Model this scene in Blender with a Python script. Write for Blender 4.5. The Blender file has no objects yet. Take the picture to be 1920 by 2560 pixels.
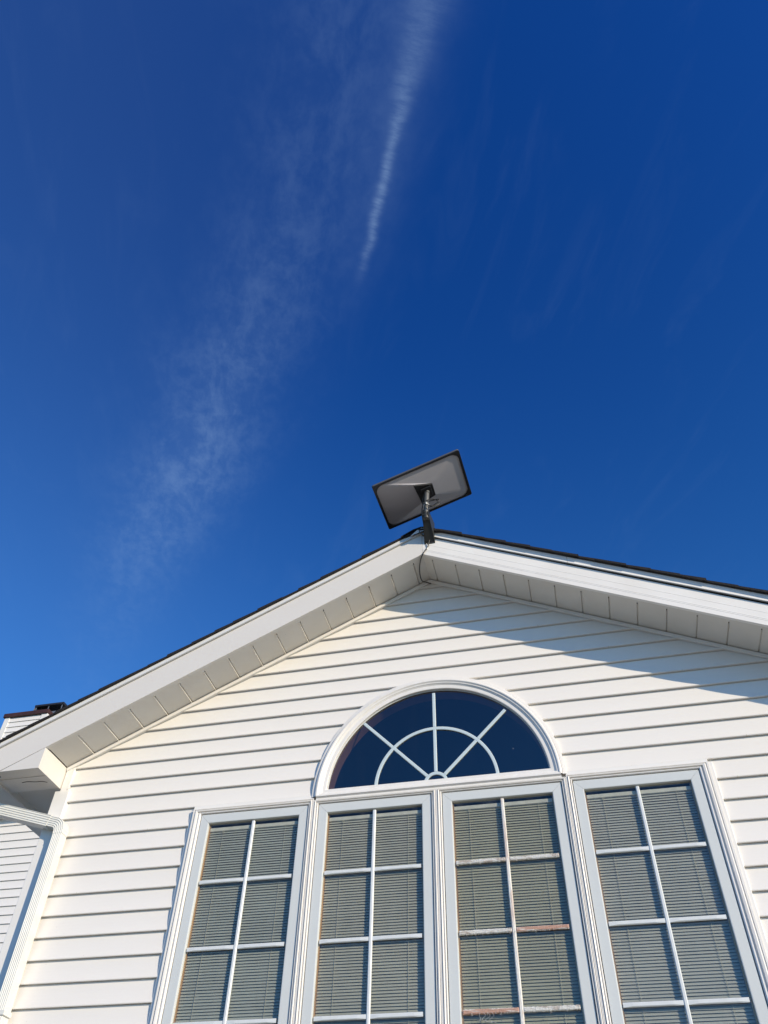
import bpy, math, random
from math import radians, sin, cos, pi, sqrt, atan2
from mathutils import Vector, Matrix
random.seed(7)
S = bpy.context.scene

# ------------------------------------------------------------------ camera
cam_d = bpy.data.cameras.new('camera'); cam = bpy.data.objects.new('camera', cam_d)
S.collection.objects.link(cam); S.camera = cam
cam_d.sensor_fit = 'HORIZONTAL'; cam_d.sensor_width = 36.0
cam_d.lens = 1979.4 / 1920 * 36.0
cam_d.clip_start = 0.05; cam_d.clip_end = 3000
def basis(yw, p, r):
    f = Vector((sin(yw)*cos(p), cos(yw)*cos(p), sin(p)))
    rt = Vector((cos(yw), -sin(yw), 0)); up = rt.cross(f)
    return cos(r)*rt + sin(r)*up, -sin(r)*rt + cos(r)*up, f
R_, U_, F_ = basis(radians(-14.324), radians(46.789), radians(1.731))
m = Matrix((R_, U_, -F_)).transposed().to_4x4(); m.translation = (0.629, -3.701, 1.6)
cam.matrix_world = m
S.render.resolution_x = 768; S.render.resolution_y = 1024

# ------------------------------------------------------------------ sun and sky
SX, SZ = 1.317, 0.619                     # sun direction as (SX, -1, SZ)
sdir = Vector((SX, -1, SZ)).normalized()
elev = math.asin(sdir.z)
sun_d = bpy.data.lights.new('sun', 'SUN'); sun = bpy.data.objects.new('sun', sun_d)
S.collection.objects.link(sun)
sun_d.energy = 4.5; sun_d.angle = radians(0.5); sun_d.color = (1.0, 0.86, 0.655)
sun.rotation_euler = sdir.to_track_quat('Z', 'Y').to_euler()
S.view_settings.view_transform = 'Standard'; S.view_settings.look = 'None'
S.view_settings.exposure = 0.06; S.view_settings.gamma = 1.0

W = bpy.data.worlds.new('World'); S.world = W; W.use_nodes = True
nt = W.node_tree; N = nt.nodes; L = nt.links
for n in list(N): N.remove(n)
def nd(t, **k):
    n = N.new(t)
    for a, b in k.items(): setattr(n, a, b)
    return n
def mth(op, a, b=None, c=None, clamp=False):
    n = nd('ShaderNodeMath', operation=op); n.use_clamp = clamp
    for i, v in enumerate((a, b, c)):
        if v is None: continue
        if isinstance(v, (int, float)): n.inputs[i].default_value = v
        else: L.new(v, n.inputs[i])
    return n.outputs[0]
def sstep(x, lo, hi):
    n = nd('ShaderNodeMapRange', interpolation_type='SMOOTHSTEP')
    L.new(x, n.inputs[0]); n.inputs[1].default_value = lo; n.inputs[2].default_value = hi
    n.inputs[3].default_value = 0; n.inputs[4].default_value = 1
    return n.outputs[0]
out = nd('ShaderNodeOutputWorld'); bg = nd('ShaderNodeBackground')
L.new(bg.outputs[0], out.inputs[0])
sky = nd('ShaderNodeTexSky'); sky.sky_type = 'NISHITA'; sky.sun_disc = False
sky.sun_elevation = elev; sky.sun_rotation = atan2(sdir.x, sdir.y)
sky.altitude = 200; sky.air_density = 1.0; sky.dust_density = 0.25; sky.ozone_density = 4.0
hs = nd('ShaderNodeHueSaturation'); hs.inputs['Saturation'].default_value = 1.18
hs.inputs['Value'].default_value = 1.0
L.new(sky.outputs[0], hs.inputs['Color'])
tint = nd('ShaderNodeMix', data_type='RGBA', blend_type='MULTIPLY'); tint.inputs[0].default_value = 1.0
L.new(hs.outputs[0], tint.inputs[6])
# clear dry air: deeper blue overhead than the model's default
tcz = nd('ShaderNodeTexCoord'); spz = nd('ShaderNodeSeparateXYZ'); L.new(tcz.outputs['Generated'], spz.inputs[0])
gr = nd('ShaderNodeMix', data_type='RGBA'); L.new(sstep(spz.outputs[2], 0.40, 1.0), gr.inputs[0])
gr.inputs[6].default_value = (0.64, 1.08, 1.42, 1); gr.inputs[7].default_value = (0.21, 0.61, 1.18, 1)
L.new(gr.outputs[2], tint.inputs[7])
# high thin cloud: a layer seen by direction, projected on a plane aloft
tc = nd('ShaderNodeTexCoord'); sp = nd('ShaderNodeSeparateXYZ'); L.new(tc.outputs['Generated'], sp.inputs[0])
zc = mth('MAXIMUM', sp.outputs[2], 0.05)
px = mth('SUBTRACT', mth('DIVIDE', sp.outputs[0], zc), -0.083)
py = mth('SUBTRACT', mth('DIVIDE', sp.outputs[1], zc), 0.315)
al = mth('ADD', mth('MULTIPLY', px, -0.448), mth('MULTIPLY', py, 0.894))   # along the trail
ac = mth('ADD', mth('MULTIPLY', px, 0.894), mth('MULTIPLY', py, 0.448))    # across it
def noise(sa, sc, detail=6, rough=0.6, off=0.0, dist=0.0):
    c = nd('ShaderNodeCombineXYZ'); L.new(mth('MULTIPLY', al, sa), c.inputs[0]); L.new(mth('MULTIPLY', ac, sc), c.inputs[1])
    c.inputs[2].default_value = off
    n = nd('ShaderNodeTexNoise'); n.inputs['Scale'].default_value = 1.0
    n.inputs['Detail'].default_value = detail; n.inputs['Roughness'].default_value = rough
    n.inputs['Distortion'].default_value = dist
    L.new(c.outputs[0], n.inputs['Vector']); return n.outputs['Fac']
def gauss(x, w):          # exp(-(x/w)^2), w a socket or number
    q = mth('DIVIDE', x, w); return mth('EXPONENT', mth('MULTIPLY', mth('MULTIPLY', q, q), -1.0))
# contrail: narrow, widening overhead
wob = mth('MULTIPLY', mth('SUBTRACT', noise(14, 3, 4, 0.6, 3.1), 0.5), 0.018)
wtr = mth('ADD', mth('MULTIPLY', sstep(al, 0.02, -0.17), 0.015), 0.0060)
d1 = gauss(mth('ADD', ac, wob), wtr)
fib = mth('ADD', mth('MULTIPLY', noise(110, 26, 7, 0.72, 1.0), 2.0), -0.42)
dens = mth('ADD', 0.33, mth('MULTIPLY', sstep(al, 0.04, -0.12), -0.17))
endf = mth('MULTIPLY', sstep(al, 0.21, 0.10), sstep(al, -0.30, -0.16))
trail = mth('MULTIPLY', mth('MULTIPLY', mth('MULTIPLY', d1, dens), fib), endf)
halo = mth('MULTIPLY', mth('MULTIPLY', gauss(mth('ADD', ac, 0.004), 0.036), 0.10), mth('MULTIPLY', sstep(al, 0.28, 0.0), noise(30, 30, 5, 0.6, 8.0)))
# broad cirrus band drifting off to the lower left
fc = nd('ShaderNodeFloatCurve'); cv = fc.mapping.curves[0]
fcin = mth('DIVIDE', mth('ADD', al, 0.1), 1.5, clamp=True); L.new(fcin, fc.inputs[1])
bp = [(-0.083, -0.085), (0.048, -0.088), (0.211, -0.110), (0.377, -0.158), (0.57, -0.195), (0.753, -0.256), (1.041, -0.325), (1.315, -0.395)]
pts = [((a + 0.1)/1.5, 1 + 2*b) for a, b in bp]
cv.points[0].location = pts[0]; cv.points[1].location = pts[-1]
for q in pts[1:-1]: cv.points.new(*q)
fc.mapping.update()
cen = mth('MULTIPLY', mth('SUBTRACT', fc.outputs[0], 1.0), 0.5)
wband = mth('ADD', 0.030, mth('MULTIPLY', noise(6, 9, 4, 0.6, 5.0), 0.095))
d2 = gauss(mth('SUBTRACT', ac, cen), wband)
puff = sstep(mth('ADD', mth('MULTIPLY', noise(13, 20, 8, 0.66, 2.0, 0.4), 0.65), mth('MULTIPLY', noise(45, 55, 5, 0.6, 7.0, 0.3), 0.35)), 0.38, 0.68)
prof = mth('MULTIPLY', mth('ADD', 0.30, mth('MULTIPLY', gauss(mth('SUBTRACT', al, 0.58), 0.30), 0.55)), sstep(al, 1.45, 0.7))
band = mth('MULTIPLY', mth('MULTIPLY', d2, mth('ADD', mth('MULTIPLY', puff, 0.68), 0.24)), mth('MULTIPLY', prof, 0.27))
# faint veils
veil = mth('MULTIPLY', sstep(noise(3.5, 12.0, 7, 0.6, 9.0, 1.2), 0.50, 0.85), 0.022)
veil2 = mth('MULTIPLY', sstep(ac, 0.10, -0.40), 0.035)
veil3 = mth('MULTIPLY', sstep(al, 0.25, 1.2), 0.020)
cl = mth('ADD', mth('ADD', mth('ADD', trail, halo), mth('ADD', band, veil)), mth('ADD', veil2, veil3), clamp=True)
cl = mth('MULTIPLY', cl, sstep(sp.outputs[2], 0.1, 0.35))
mixc = nd('ShaderNodeMix', data_type='RGBA'); L.new(cl, mixc.inputs[0]); L.new(tint.outputs[2], mixc.inputs[6])
mixc.inputs[7].default_value = (2.7, 4.1, 6.2, 1)
L.new(mixc.outputs[2], bg.inputs[0]); bg.inputs[1].default_value = 0.125

# ------------------------------------------------------------------ materials
def mat(name, col, rough=0.5, metal=0.0, spec=0.5, var=0.0, vscale=3.0, var_col=None, bump=0.0, bscale=40.0, stretch=(1,1,1), speck=None, rvar=0.0, sharp=False):
    mt = bpy.data.materials.new(name); mt.use_nodes = True
    t = mt.node_tree; n = t.nodes; l = t.links; b = n['Principled BSDF']
    b.inputs['Base Color'].default_value = (*col, 1); b.inputs['Roughness'].default_value = rough
    b.inputs['Metallic'].default_value = metal
    b.inputs['Specular IOR Level'].default_value = spec
    tc = n.new('ShaderNodeTexCoord'); mp = n.new('ShaderNodeMapping'); mp.inputs['Scale'].default_value = stretch
    l.new(tc.outputs['Object'], mp.inputs[0]); cur = None
    if var > 0:
        z = n.new('ShaderNodeTexNoise'); z.inputs['Scale'].default_value = vscale; z.inputs['Detail'].default_value = 6; z.inputs['Roughness'].default_value = 0.6
        l.new(mp.outputs[0], z.inputs['Vector'])
        r = n.new('ShaderNodeMapRange'); r.inputs[1].default_value = 0.50 if sharp else 0.35; r.inputs[2].default_value = 0.56 if sharp else 0.75; r.inputs[3].default_value = 0; r.inputs[4].default_value = var
        l.new(z.outputs['Fac'], r.inputs[0])
        x = n.new('ShaderNodeMix'); x.data_type = 'RGBA'; x.inputs[6].default_value = (*col, 1)
        x.inputs[7].default_value = (*(var_col or [c*0.6 for c in col]), 1)
        l.new(r.outputs[0], x.inputs[0]); cur = x.outputs[2]
        if rvar:
            rr = n.new('ShaderNodeMapRange'); rr.inputs[1].default_value = 0.3; rr.inputs[2].default_value = 0.7
            rr.inputs[3].default_value = rough - rvar; rr.inputs[4].default_value = rough + rvar
            l.new(z.outputs['Fac'], rr.inputs[0]); l.new(rr.outputs[0], b.inputs['Roughness'])
    if speck:   # (scale, threshold, colour, amount): sparse dots of dirt
        v = n.new('ShaderNodeTexVoronoi'); v.inputs['Scale'].default_value = speck[0]; v.inputs['Randomness'].default_value = 1
        l.new(tc.outputs['Object'], v.inputs['Vector'])
        r = n.new('ShaderNodeMapRange'); r.inputs[1].default_value = speck[1]; r.inputs[2].default_value = speck[1]*0.5; r.inputs[3].default_value = 0; r.inputs[4].default_value = speck[3]
        l.new(v.outputs['Distance'], r.inputs[0])
        x = n.new('ShaderNodeMix'); x.data_type = 'RGBA'
        if cur: l.new(cur, x.inputs[6])
        else: x.inputs[6].default_value = (*col, 1)
        x.inputs[7].default_value = (*speck[2], 1); l.new(r.outputs[0], x.inputs[0]); cur = x.outputs[2]
    if cur: l.new(cur, b.inputs['Base Color'])
    if bump > 0:
        z = n.new('ShaderNodeTexNoise'); z.inputs['Scale'].default_value = bscale; z.inputs['Detail'].default_value = 4
        l.new(mp.outputs[0], z.inputs['Vector'])
        bm_ = n.new('ShaderNodeBump'); bm_.inputs['Strength'].default_value = bump; bm_.inputs['Distance'].default_value = 0.01
        l.new(z.outputs['Fac'], bm_.inputs['Height']); l.new(bm_.outputs[0], b.inputs['Normal'])
    return mt
WHITE = (0.80, 0.768, 0.722)
M = {}
M['siding'] = mat('siding', WHITE, 0.42, var=0.55, vscale=2.2, var_col=(0.74, 0.705, 0.655), bump=0.10, bscale=5.0, stretch=(0.35, 1, 1.6), speck=(9, 0.022, (0.35, 0.32, 0.28), 0.4), rvar=0.08)
M['siding_far'] = mat('siding_far', (0.79, 0.765, 0.73), 0.5, var=0.4, vscale=1.5, var_col=(0.72, 0.69, 0.64))
M['fascia'] = mat('fascia', (0.70, 0.668, 0.622), 0.38, var=0.5, vscale=2.0, var_col=(0.64, 0.605, 0.555), bump=0.06, bscale=4.0, stretch=(0.5, 1, 1), speck=(5.0, 0.016, (0.25, 0.2, 0.16), 0.7))
M['trim'] = mat('trim', (0.80, 0.78, 0.745), 0.4, var=0.5, vscale=5.0, var_col=(0.70, 0.67, 0.62))
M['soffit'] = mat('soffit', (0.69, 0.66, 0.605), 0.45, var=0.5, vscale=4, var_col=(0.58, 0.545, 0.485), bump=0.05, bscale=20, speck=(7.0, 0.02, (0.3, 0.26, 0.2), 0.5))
M['casing'] = mat('casing', (0.79, 0.765, 0.73), 0.4, var=0.6, vscale=9.0, var_col=(0.70, 0.67, 0.62), stretch=(3, 3, 0.5))
M['sash'] = mat('sash', (0.60, 0.625, 0.62), 0.38, var=0.4, vscale=6.0, var_col=(0.55, 0.575, 0.58), bump=0.03, bscale=60)
M['muntin'] = mat('muntin', (0.66, 0.69, 0.70), 0.4, var=0.5, vscale=30, var_col=(0.56, 0.58, 0.58))
M['muntin_cool'] = mat('muntin_cool', (0.52, 0.61, 0.64), 0.4, var=0.3, vscale=10, var_col=(0.47, 0.56, 0.60))
M['peeled'] = mat('peeled', (0.66, 0.655, 0.625), 0.6, var=0.85, vscale=24, var_col=(0.42, 0.36, 0.31), bump=0.6, bscale=120, stretch=(0.6, 1, 3), sharp=True)
M['bare_wood'] = mat('bare_wood', (0.50, 0.30, 0.23), 0.8, var=0.95, vscale=26, var_col=(0.68, 0.64, 0.60), bump=0.6, bscale=120, stretch=(0.3, 1, 3), sharp=True)
M['worn_upright'] = mat('worn_upright', (0.70, 0.685, 0.65), 0.6, var=0.8, vscale=12, var_col=(0.56, 0.45, 0.39), bump=0.4, bscale=120, stretch=(3, 1, 0.4), sharp=True)
for nm_, c_ in (('slat_a', (0.53, 0.56, 0.55)), ('slat_b', (0.57, 0.57, 0.53)), ('slat_c', (0.53, 0.525, 0.435)), ('slat_d', (0.58, 0.59, 0.58))):
    M[nm_] = mat(nm_, c_, 0.45, var=0.8, vscale=3.0, var_col=[c*0.80 for c in c_], stretch=(1, 1, 1.5))
M['rail'] = mat('rail', (0.80, 0.80, 0.78), 0.4, var=0.6, vscale=20, var_col=(0.45, 0.45, 0.44))
M['cord'] = mat('cord', (0.62, 0.60, 0.52), 0.7, var=0.4, vscale=30)
M['wood_jamb'] = mat('wood_jamb', (0.80, 0.50, 0.28), 0.32, metal=0.55, var=0.6, vscale=12, var_col=(0.42, 0.20, 0.10), stretch=(2, 2, 0.4))
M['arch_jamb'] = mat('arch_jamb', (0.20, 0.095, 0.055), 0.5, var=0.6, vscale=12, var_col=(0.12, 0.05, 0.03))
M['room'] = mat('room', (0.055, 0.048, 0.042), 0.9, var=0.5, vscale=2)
M['shingle'] = mat('shingle', (0.011, 0.010, 0.011), 0.9, var=0.8, vscale=60, var_col=(0.026, 0.020, 0.019), bump=1.0, bscale=200)
M['metal_drip'] = mat('metal_drip', (0.74, 0.735, 0.72), 0.35, var=0.5, vscale=6, var_col=(0.62, 0.615, 0.60))
M['down'] = mat('down', (0.74, 0.735, 0.69), 0.38, var=0.6, vscale=8, var_col=(0.64, 0.63, 0.57))
M['dark_gap'] = mat('dark_gap', (0.02, 0.02, 0.02), 0.9, var=0.3)
M['chimney_cap'] = mat('chimney_cap', (0.060, 0.022, 0.017), 0.6, var=0.8, vscale=8, var_col=(0.028, 0.011, 0.009))
M['flue_metal'] = mat('flue_metal', (0.035, 0.035, 0.04), 0.45, metal=0.3, var=0.5, vscale=10)
M['flue_side'] = mat('flue_side', (0.25, 0.26, 0.28), 0.45, metal=0.5, var=0.5, vscale=10)
M['dish_rim'] = mat('dish_rim', (0.012, 0.012, 0.014), 0.45, var=0.4, vscale=20)
M['dish_edge'] = mat('dish_edge', (0.09, 0.09, 0.09), 0.5, var=0.3, vscale=20)
M['dish_shell'] = mat('dish_shell', (0.39, 0.38, 0.41), 0.5, var=0.25, vscale=6, bump=0.03, bscale=300)
M['dish_black'] = mat('dish_black', (0.010, 0.010, 0.012), 0.5, var=0.3, vscale=20)
M['mast'] = mat('mast', (0.12, 0.12, 0.118), 0.45, var=0.4, vscale=15, bump=0.04, bscale=300)
M['bracket'] = mat('bracket', (0.028, 0.030, 0.029), 0.5, var=0.4, vscale=15, bump=0.05, bscale=300)
M['cable'] = mat('cable', (0.045, 0.043, 0.042), 0.5, var=0.3, vscale=20)
M['ground'] = mat('ground', (0.23, 0.22, 0.165), 0.95, var=1.0, vscale=0.8, var_col=(0.29, 0.255, 0.195), bump=0.5, bscale=30)
M['foundation'] = mat('foundation', (0.35, 0.34, 0.32), 0.9, var=0.6, vscale=5, bump=0.3, bscale=60)
def glass(name, ior, tintc, smear=0.0):
    mt = bpy.data.materials.new(name); mt.use_nodes = True
    t = mt.node_tree; n = t.nodes; l = t.links; n.clear()
    o = n.new('ShaderNodeOutputMaterial'); mx = n.new('ShaderNodeMixShader'); tr = n.new('ShaderNodeBsdfTransparent'); gl = n.new('ShaderNodeBsdfGlossy')
    tr.inputs[0].default_value = (*tintc, 1); gl.inputs['Roughness'].default_value = 0.02
    lw = n.new('ShaderNodeLayerWeight'); lw.inputs[0].default_value = 0.5
    pw = n.new('ShaderNodeMath'); pw.operation = 'POWER'; pw.inputs[1].default_value = 5.0; l.new(lw.outputs['Facing'], pw.inputs[0])
    f0 = ((ior-1)/(ior+1))**2; fr = n.new('ShaderNodeMath'); fr.operation = 'MULTIPLY_ADD'; fr.inputs[1].default_value = 1-f0; fr.inputs[2].default_value = f0; l.new(pw.outputs[0], fr.inputs[0])
    tc = n.new('ShaderNodeTexCoord')
    z = n.new('ShaderNodeTexNoise'); z.inputs['Scale'].default_value = 2.2; z.inputs['Detail'].default_value = 3
    l.new(tc.outputs['Object'], z.inputs['Vector'])
    b = n.new('ShaderNodeBump'); b.inputs['Strength'].default_value = 0.05; b.inputs['Distance'].default_value = 0.02
    l.new(z.outputs['Fac'], b.inputs['Height']); l.new(b.outputs[0], gl.inputs['Normal'])
    l.new(fr.outputs[0], mx.inputs[0]); l.new(tr.outputs[0], mx.inputs[1]); l.new(gl.outputs[0], mx.inputs[2])
    last = mx.outputs[0]
    # dust specks and smears lying on the pane
    df = n.new('ShaderNodeBsdfDiffuse'); df.inputs[0].default_value = (0.6, 0.6, 0.58, 1)
    v = n.new('ShaderNodeTexVoronoi'); v.inputs['Scale'].default_value = 7.0
    l.new(tc.outputs['Object'], v.inputs['Vector'])
    r = n.new('ShaderNodeMapRange'); r.inputs[1].default_value = 0.035; r.inputs[2].default_value = 0.0; r.inputs[3].default_value = 0; r.inputs[4].default_value = 0.25
    l.new(v.outputs['Distance'], r.inputs[0])
    mp = n.new('ShaderNodeMapping'); mp.inputs['Scale'].default_value = (22, 22, 2.5); l.new(tc.outputs['Object'], mp.inputs[0])
    z2 = n.new('ShaderNodeTexNoise'); z2.inputs['Scale'].default_value = 1.0; z2.inputs['Detail'].default_value = 5; l.new(mp.outputs[0], z2.inputs['Vector'])
    r2 = n.new('ShaderNodeMapRange'); r2.inputs[1].default_value = 0.5; r2.inputs[2].default_value = 0.8; r2.inputs[3].default_value = 0.0; r2.inputs[4].default_value = smear
    l.new(z2.outputs['Fac'], r2.inputs[0])
    ad = n.new('ShaderNodeMath'); ad.operation = 'ADD'; l.new(r.outputs[0], ad.inputs[0]); l.new(r2.outputs[0], ad.inputs[1])
    m2 = n.new('ShaderNodeMixShader'); l.new(ad.outputs[0], m2.inputs[0]); l.new(last, m2.inputs[1]); l.new(df.outputs[0], m2.inputs[2])
    l.new(m2.outputs[0], o.inputs[0]); return mt
M['glass'] = glass('glass', 1.55, (0.875, 0.877, 0.84), 0.03)
M['glass_arch'] = glass('glass_arch', 2.25, (0.75, 0.80, 0.82), 0.004)

# ------------------------------------------------------------------ mesh helpers
class MB:
    def __init__(s): s.v = []; s.f = []
    def quad(s, a, b, c, d): i = len(s.v); s.v += [tuple(a), tuple(b), tuple(c), tuple(d)]; s.f.append((i, i+1, i+2, i+3))
    def tri(s, a, b, c): i = len(s.v); s.v += [tuple(a), tuple(b), tuple(c)]; s.f.append((i, i+1, i+2))
    def poly(s, ps): i = len(s.v); s.v += [tuple(p) for p in ps]; s.f.append(tuple(range(i, i+len(ps))))
    def box(s, x0, x1, y0, y1, z0, z1):
        i = len(s.v); s.v += [(x, y, z) for x in (x0, x1) for y in (y0, y1) for z in (z0, z1)]
        for q in ((0,1,3,2),(4,6,7,5),(0,4,5,1),(2,3,7,6),(0,2,6,4),(1,5,7,3)): s.f.append(tuple(i+k for k in q))
    def prism(s, poly, a, b, axis='y'):
        # polygon in the plane normal to axis, extruded from a to b
        def P(p, t): return (p[0], t, p[1]) if axis == 'y' else ((t, p[0], p[1]) if axis == 'x' else (p[0], p[1], t))
        i = len(s.v); n = len(poly)
        s.v += [P(p, a) for p in poly] + [P(p, b) for p in poly]
        s.f.append(tuple(range(i, i+n))); s.f.append(tuple(range(i+2*n-1, i+n-1, -1)))
        for k in range(n): s.f.append((i+k, i+(k+1) % n, i+n+(k+1) % n, i+n+k))
    def strip(s, A, B, closed=False):
        i = len(s.v); n = len(A); s.v += [tuple(p) for p in A] + [tuple(p) for p in B]
        for k in range(n if closed else n-1): s.f.append((i+k, i+(k+1) % n, i+n+(k+1) % n, i+n+k))
    def loft(s, rings, closed=True, caps=False):
        i = len(s.v); n = len(rings[0])
        for r in rings: s.v += [tuple(p) for p in r]
        for j in range(len(rings)-1):
            for k in range(n if closed else n-1):
                a = i+j*n+k; b = i+j*n+(k+1) % n; s.f.append((a, b, b+n, a+n))
        if caps: s.f.append(tuple(range(i, i+n))); s.f.append(tuple(range(i+len(rings)*n-1, i+(len(rings)-1)*n-1, -1)))
    def tube(s, pts, r, n=10):
        pts = [Vector(p) for p in pts]; rings = []; up = Vector((0.1, 0.9, 0.3)).normalized()
        for j, p in enumerate(pts):
            d = (pts[min(j+1, len(pts)-1)] - pts[max(j-1, 0)]).normalized()
            a = d.cross(up).normalized(); b = d.cross(a).normalized()
            rr = r[j] if isinstance(r, (list, tuple)) else r
            rings.append([p + rr*(cos(2*pi*k/n)*a + sin(2*pi*k/n)*b) for k in range(n)])
        s.loft(rings, True, True)
    def build(s, name, m_, parent=None, bevel=0.0, smooth=False, weld=False, seg=2):
        me = bpy.data.meshes.new(name); me.from_pydata(s.v, [], s.f)
        import bmesh
        b = bmesh.new(); b.from_mesh(me)
        if weld: bmesh.ops.remove_doubles(b, verts=b.verts, dist=0.00002)
        if not open_mesh.get(name): bmesh.ops.recalc_face_normals(b, faces=b.faces)
        b.to_mesh(me); b.free(); me.materials.append(M[m_] if isinstance(m_, str) else m_)
        if smooth:
            for p in me.polygons: p.use_smooth = True
        o = bpy.data.objects.new(name, me); S.collection.objects.link(o)
        if parent: o.parent = parent
        if bevel:
            w = o.modifiers.new('bevel', 'BEVEL'); w.width = bevel; w.segments = seg; w.limit_method = 'ANGLE'; w.angle_limit = radians(35)
            w.harden_normals = False
        return o
open_mesh = {}
def catmull(P, n=10):
    P = [Vector(p) for p in P]; P = [2*P[0]-P[1]] + P + [2*P[-1]-P[-2]]; o = []
    for i in range(1, len(P)-2):
        for k in range(n):
            t = k/n; a, b, c, d = P[i-1:i+3]
            o.append(0.5*((2*b) + (c-a)*t + (2*a-5*b+4*c-d)*t*t + (3*b-a-3*c+d)*t**3))
    o.append(P[-2]); return o
def empty(name, loc, label=None, cat=None):
    o = bpy.data.objects.new(name, None); S.collection.objects.link(o); o.location = loc
    if label: o['label'] = label
    if cat: o['category'] = cat
    return o
def place(root, o):           # keep the child where it was modelled (world coordinates)
    o.matrix_parent_inverse = Matrix.Translation(-Vector(root.location)); return o

# ------------------------------------------------------------------ ground
g = MB(); n_ = 40; s_ = 300.0
g.quad((-s_, -s_, 0), (s_, -s_, 0), (s_, s_, 0), (-s_, s_, 0))
go = g.build('ground', 'ground'); go['kind'] = 'structure'

# ------------------------------------------------------------------ the house
house = empty('house', (0, 0, 0), 'white vinyl-sided house with a gabled front, half-round window over four casements and a downspout', 'house')
Z0 = 4.8965; EX = 0.1016
AP = 4.955; SL, SR = 0.495, 0.479          # underside of the rakes
def rake(x): return AP - (SL*(-x) if x < 0 else SR*x)
YF = -0.260                                 # face of the fascia
XL, XR = -2.155, 2.155
CX, CZ, CR = 0.0, 3.563, 0.6426            # arched window
# butt profile of one course: (y, height fraction)
PROF = [(0.0040, 0.012), (-0.0020, 0.004), (-0.0085, -0.004), (-0.0142, 0.000), (-0.0150, 0.025), (-0.0145, 0.06), (-0.0120, 0.15), (-0.0093, 0.26), (-0.0068, 0.39), (-0.0042, 0.55), (-0.0022, 0.73), (-0.0008, 0.90), (0.0005, 0.985)]
def siding_rows(ztop, zbot, z_ref, ex=EX, prof=PROF):
    rows = []; k = math.floor((z_ref - ztop)/ex)
    while z_ref - k*ex > zbot:
        zb = z_ref - k*ex
        for y, t in reversed(prof):
            z = zb + t*ex
            if zbot <= z <= ztop: rows.append((y, z))
        k += 1
    return rows
rows = siding_rows(4.952, 0.35, Z0)
extra = []
for i in range(len(rows)-1):                # extra rows where the window hole begins
    (y0, z0), (y1, z1) = rows[i], rows[i+1]; extra.append(rows[i])
    for zz in (3.5455, 3.5445):
        if z1 < zz < z0:
            t = (z0-zz)/(z0-z1); extra.append((y0+(y1-y0)*t, zz))
rows = extra
def hole(z):
    hw = 0.0
    if z < CZ+0.61 and z > 3.545: hw = sqrt(max(0.0, 0.61**2 - max(0, z-CZ)**2))
    if z <= 3.545: hw = 1.275
    if z < 1.90: hw = 0.0
    return hw
w = MB()
def xs_(x0, x1, n):
    return [x0 + (x1-x0)*i/n for i in range(n+1)]
for i in range(len(rows)-1):
    (ya, za), (yb, zb) = rows[i], rows[i+1]
    def ext(z):
        lim = -(AP - z)/SL, (AP - z)/SR
        return max(-2.15, lim[0]), min(2.15, lim[1])
    la, ra = ext(za); lb, rb = ext(zb); ha, hb = hole(za), hole(zb)
    if ha == 0 and hb == 0:
        w.strip([(x, ya, za) for x in xs_(la, ra, 2)], [(x, yb, zb) for x in xs_(lb, rb, 2)])
    else:
        w.quad((la, ya, za), (-ha, ya, za), (-hb, yb, zb), (lb, yb, zb))
        w.quad((ha, ya, za), (ra, ya, za), (rb, yb, zb), (hb, yb, zb))
wall = w.build('wall', 'siding', house, weld=True)
wall['label'] = 'white vinyl lap siding of the front gable'
for xj, kj in ((-1.62, 9), (-0.93, 5), (0.62, 4), (1.32, 8), (-1.20, 11), (1.52, 12), (0.98, 6), (1.42, 14), (-1.86, 17), (-1.55, 14), (-0.75, 8)):
    q = MB(); zj = Z0 - kj*EX; q.box(xj, xj+0.0022, -0.0158, -0.0055, zj-0.0012, zj+0.0050); q.build('lap_joint', 'cord', wall)
# side walls of the wing and its floor line
for sgn in (-1, 1):
    q = MB()
    rr = siding_rows(3.80, 0.35, Z0)
    for i in range(len(rr)-1):
        (ya, za), (yb, zb) = rr[i], rr[i+1]; x = 2.158*sgn
        q.quad((x-ya*sgn, 0.01, za), (x-ya*sgn, 4.88, za), (x-yb*sgn, 4.88, zb), (x-yb*sgn, 0.01, zb))
    q.build('wall', 'siding', house, weld=True)
q = MB(); q.box(-2.14, 2.14, 0.0, 4.88, 0, 0.35); q.build('foundation', 'foundation', house)
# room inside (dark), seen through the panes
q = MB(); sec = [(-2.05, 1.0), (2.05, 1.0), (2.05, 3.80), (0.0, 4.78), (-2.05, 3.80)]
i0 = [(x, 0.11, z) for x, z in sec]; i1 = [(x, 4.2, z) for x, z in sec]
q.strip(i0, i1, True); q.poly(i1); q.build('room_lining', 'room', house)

# corner posts
for sgn in (-1, 1):
    q = MB()
    q.box(min(sgn*2.178, sgn*2.088), max(sgn*2.178, sgn*2.088), -0.026, 0.06, 0.30, 3.742)
    q.build('corner_post', 'trim', house, bevel=0.003)
    q = MB(); q.box(min(sgn*2.152, sgn*2.103), max(sgn*2.152, sgn*2.103), -0.019, 0.0, 3.7435, 3.885)
    q.build('corner_trim', 'trim', house, bevel=0.002)
# torn lip over the post
q = MB(); q.tube([(-2.105, -0.028, 3.744), (-2.093, -0.033, 3.746), (-2.083, -0.030, 3.751), (-2.074, -0.034, 3.752)], 0.0015, 6); q.build('torn_lip', 'cord', house)

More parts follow.
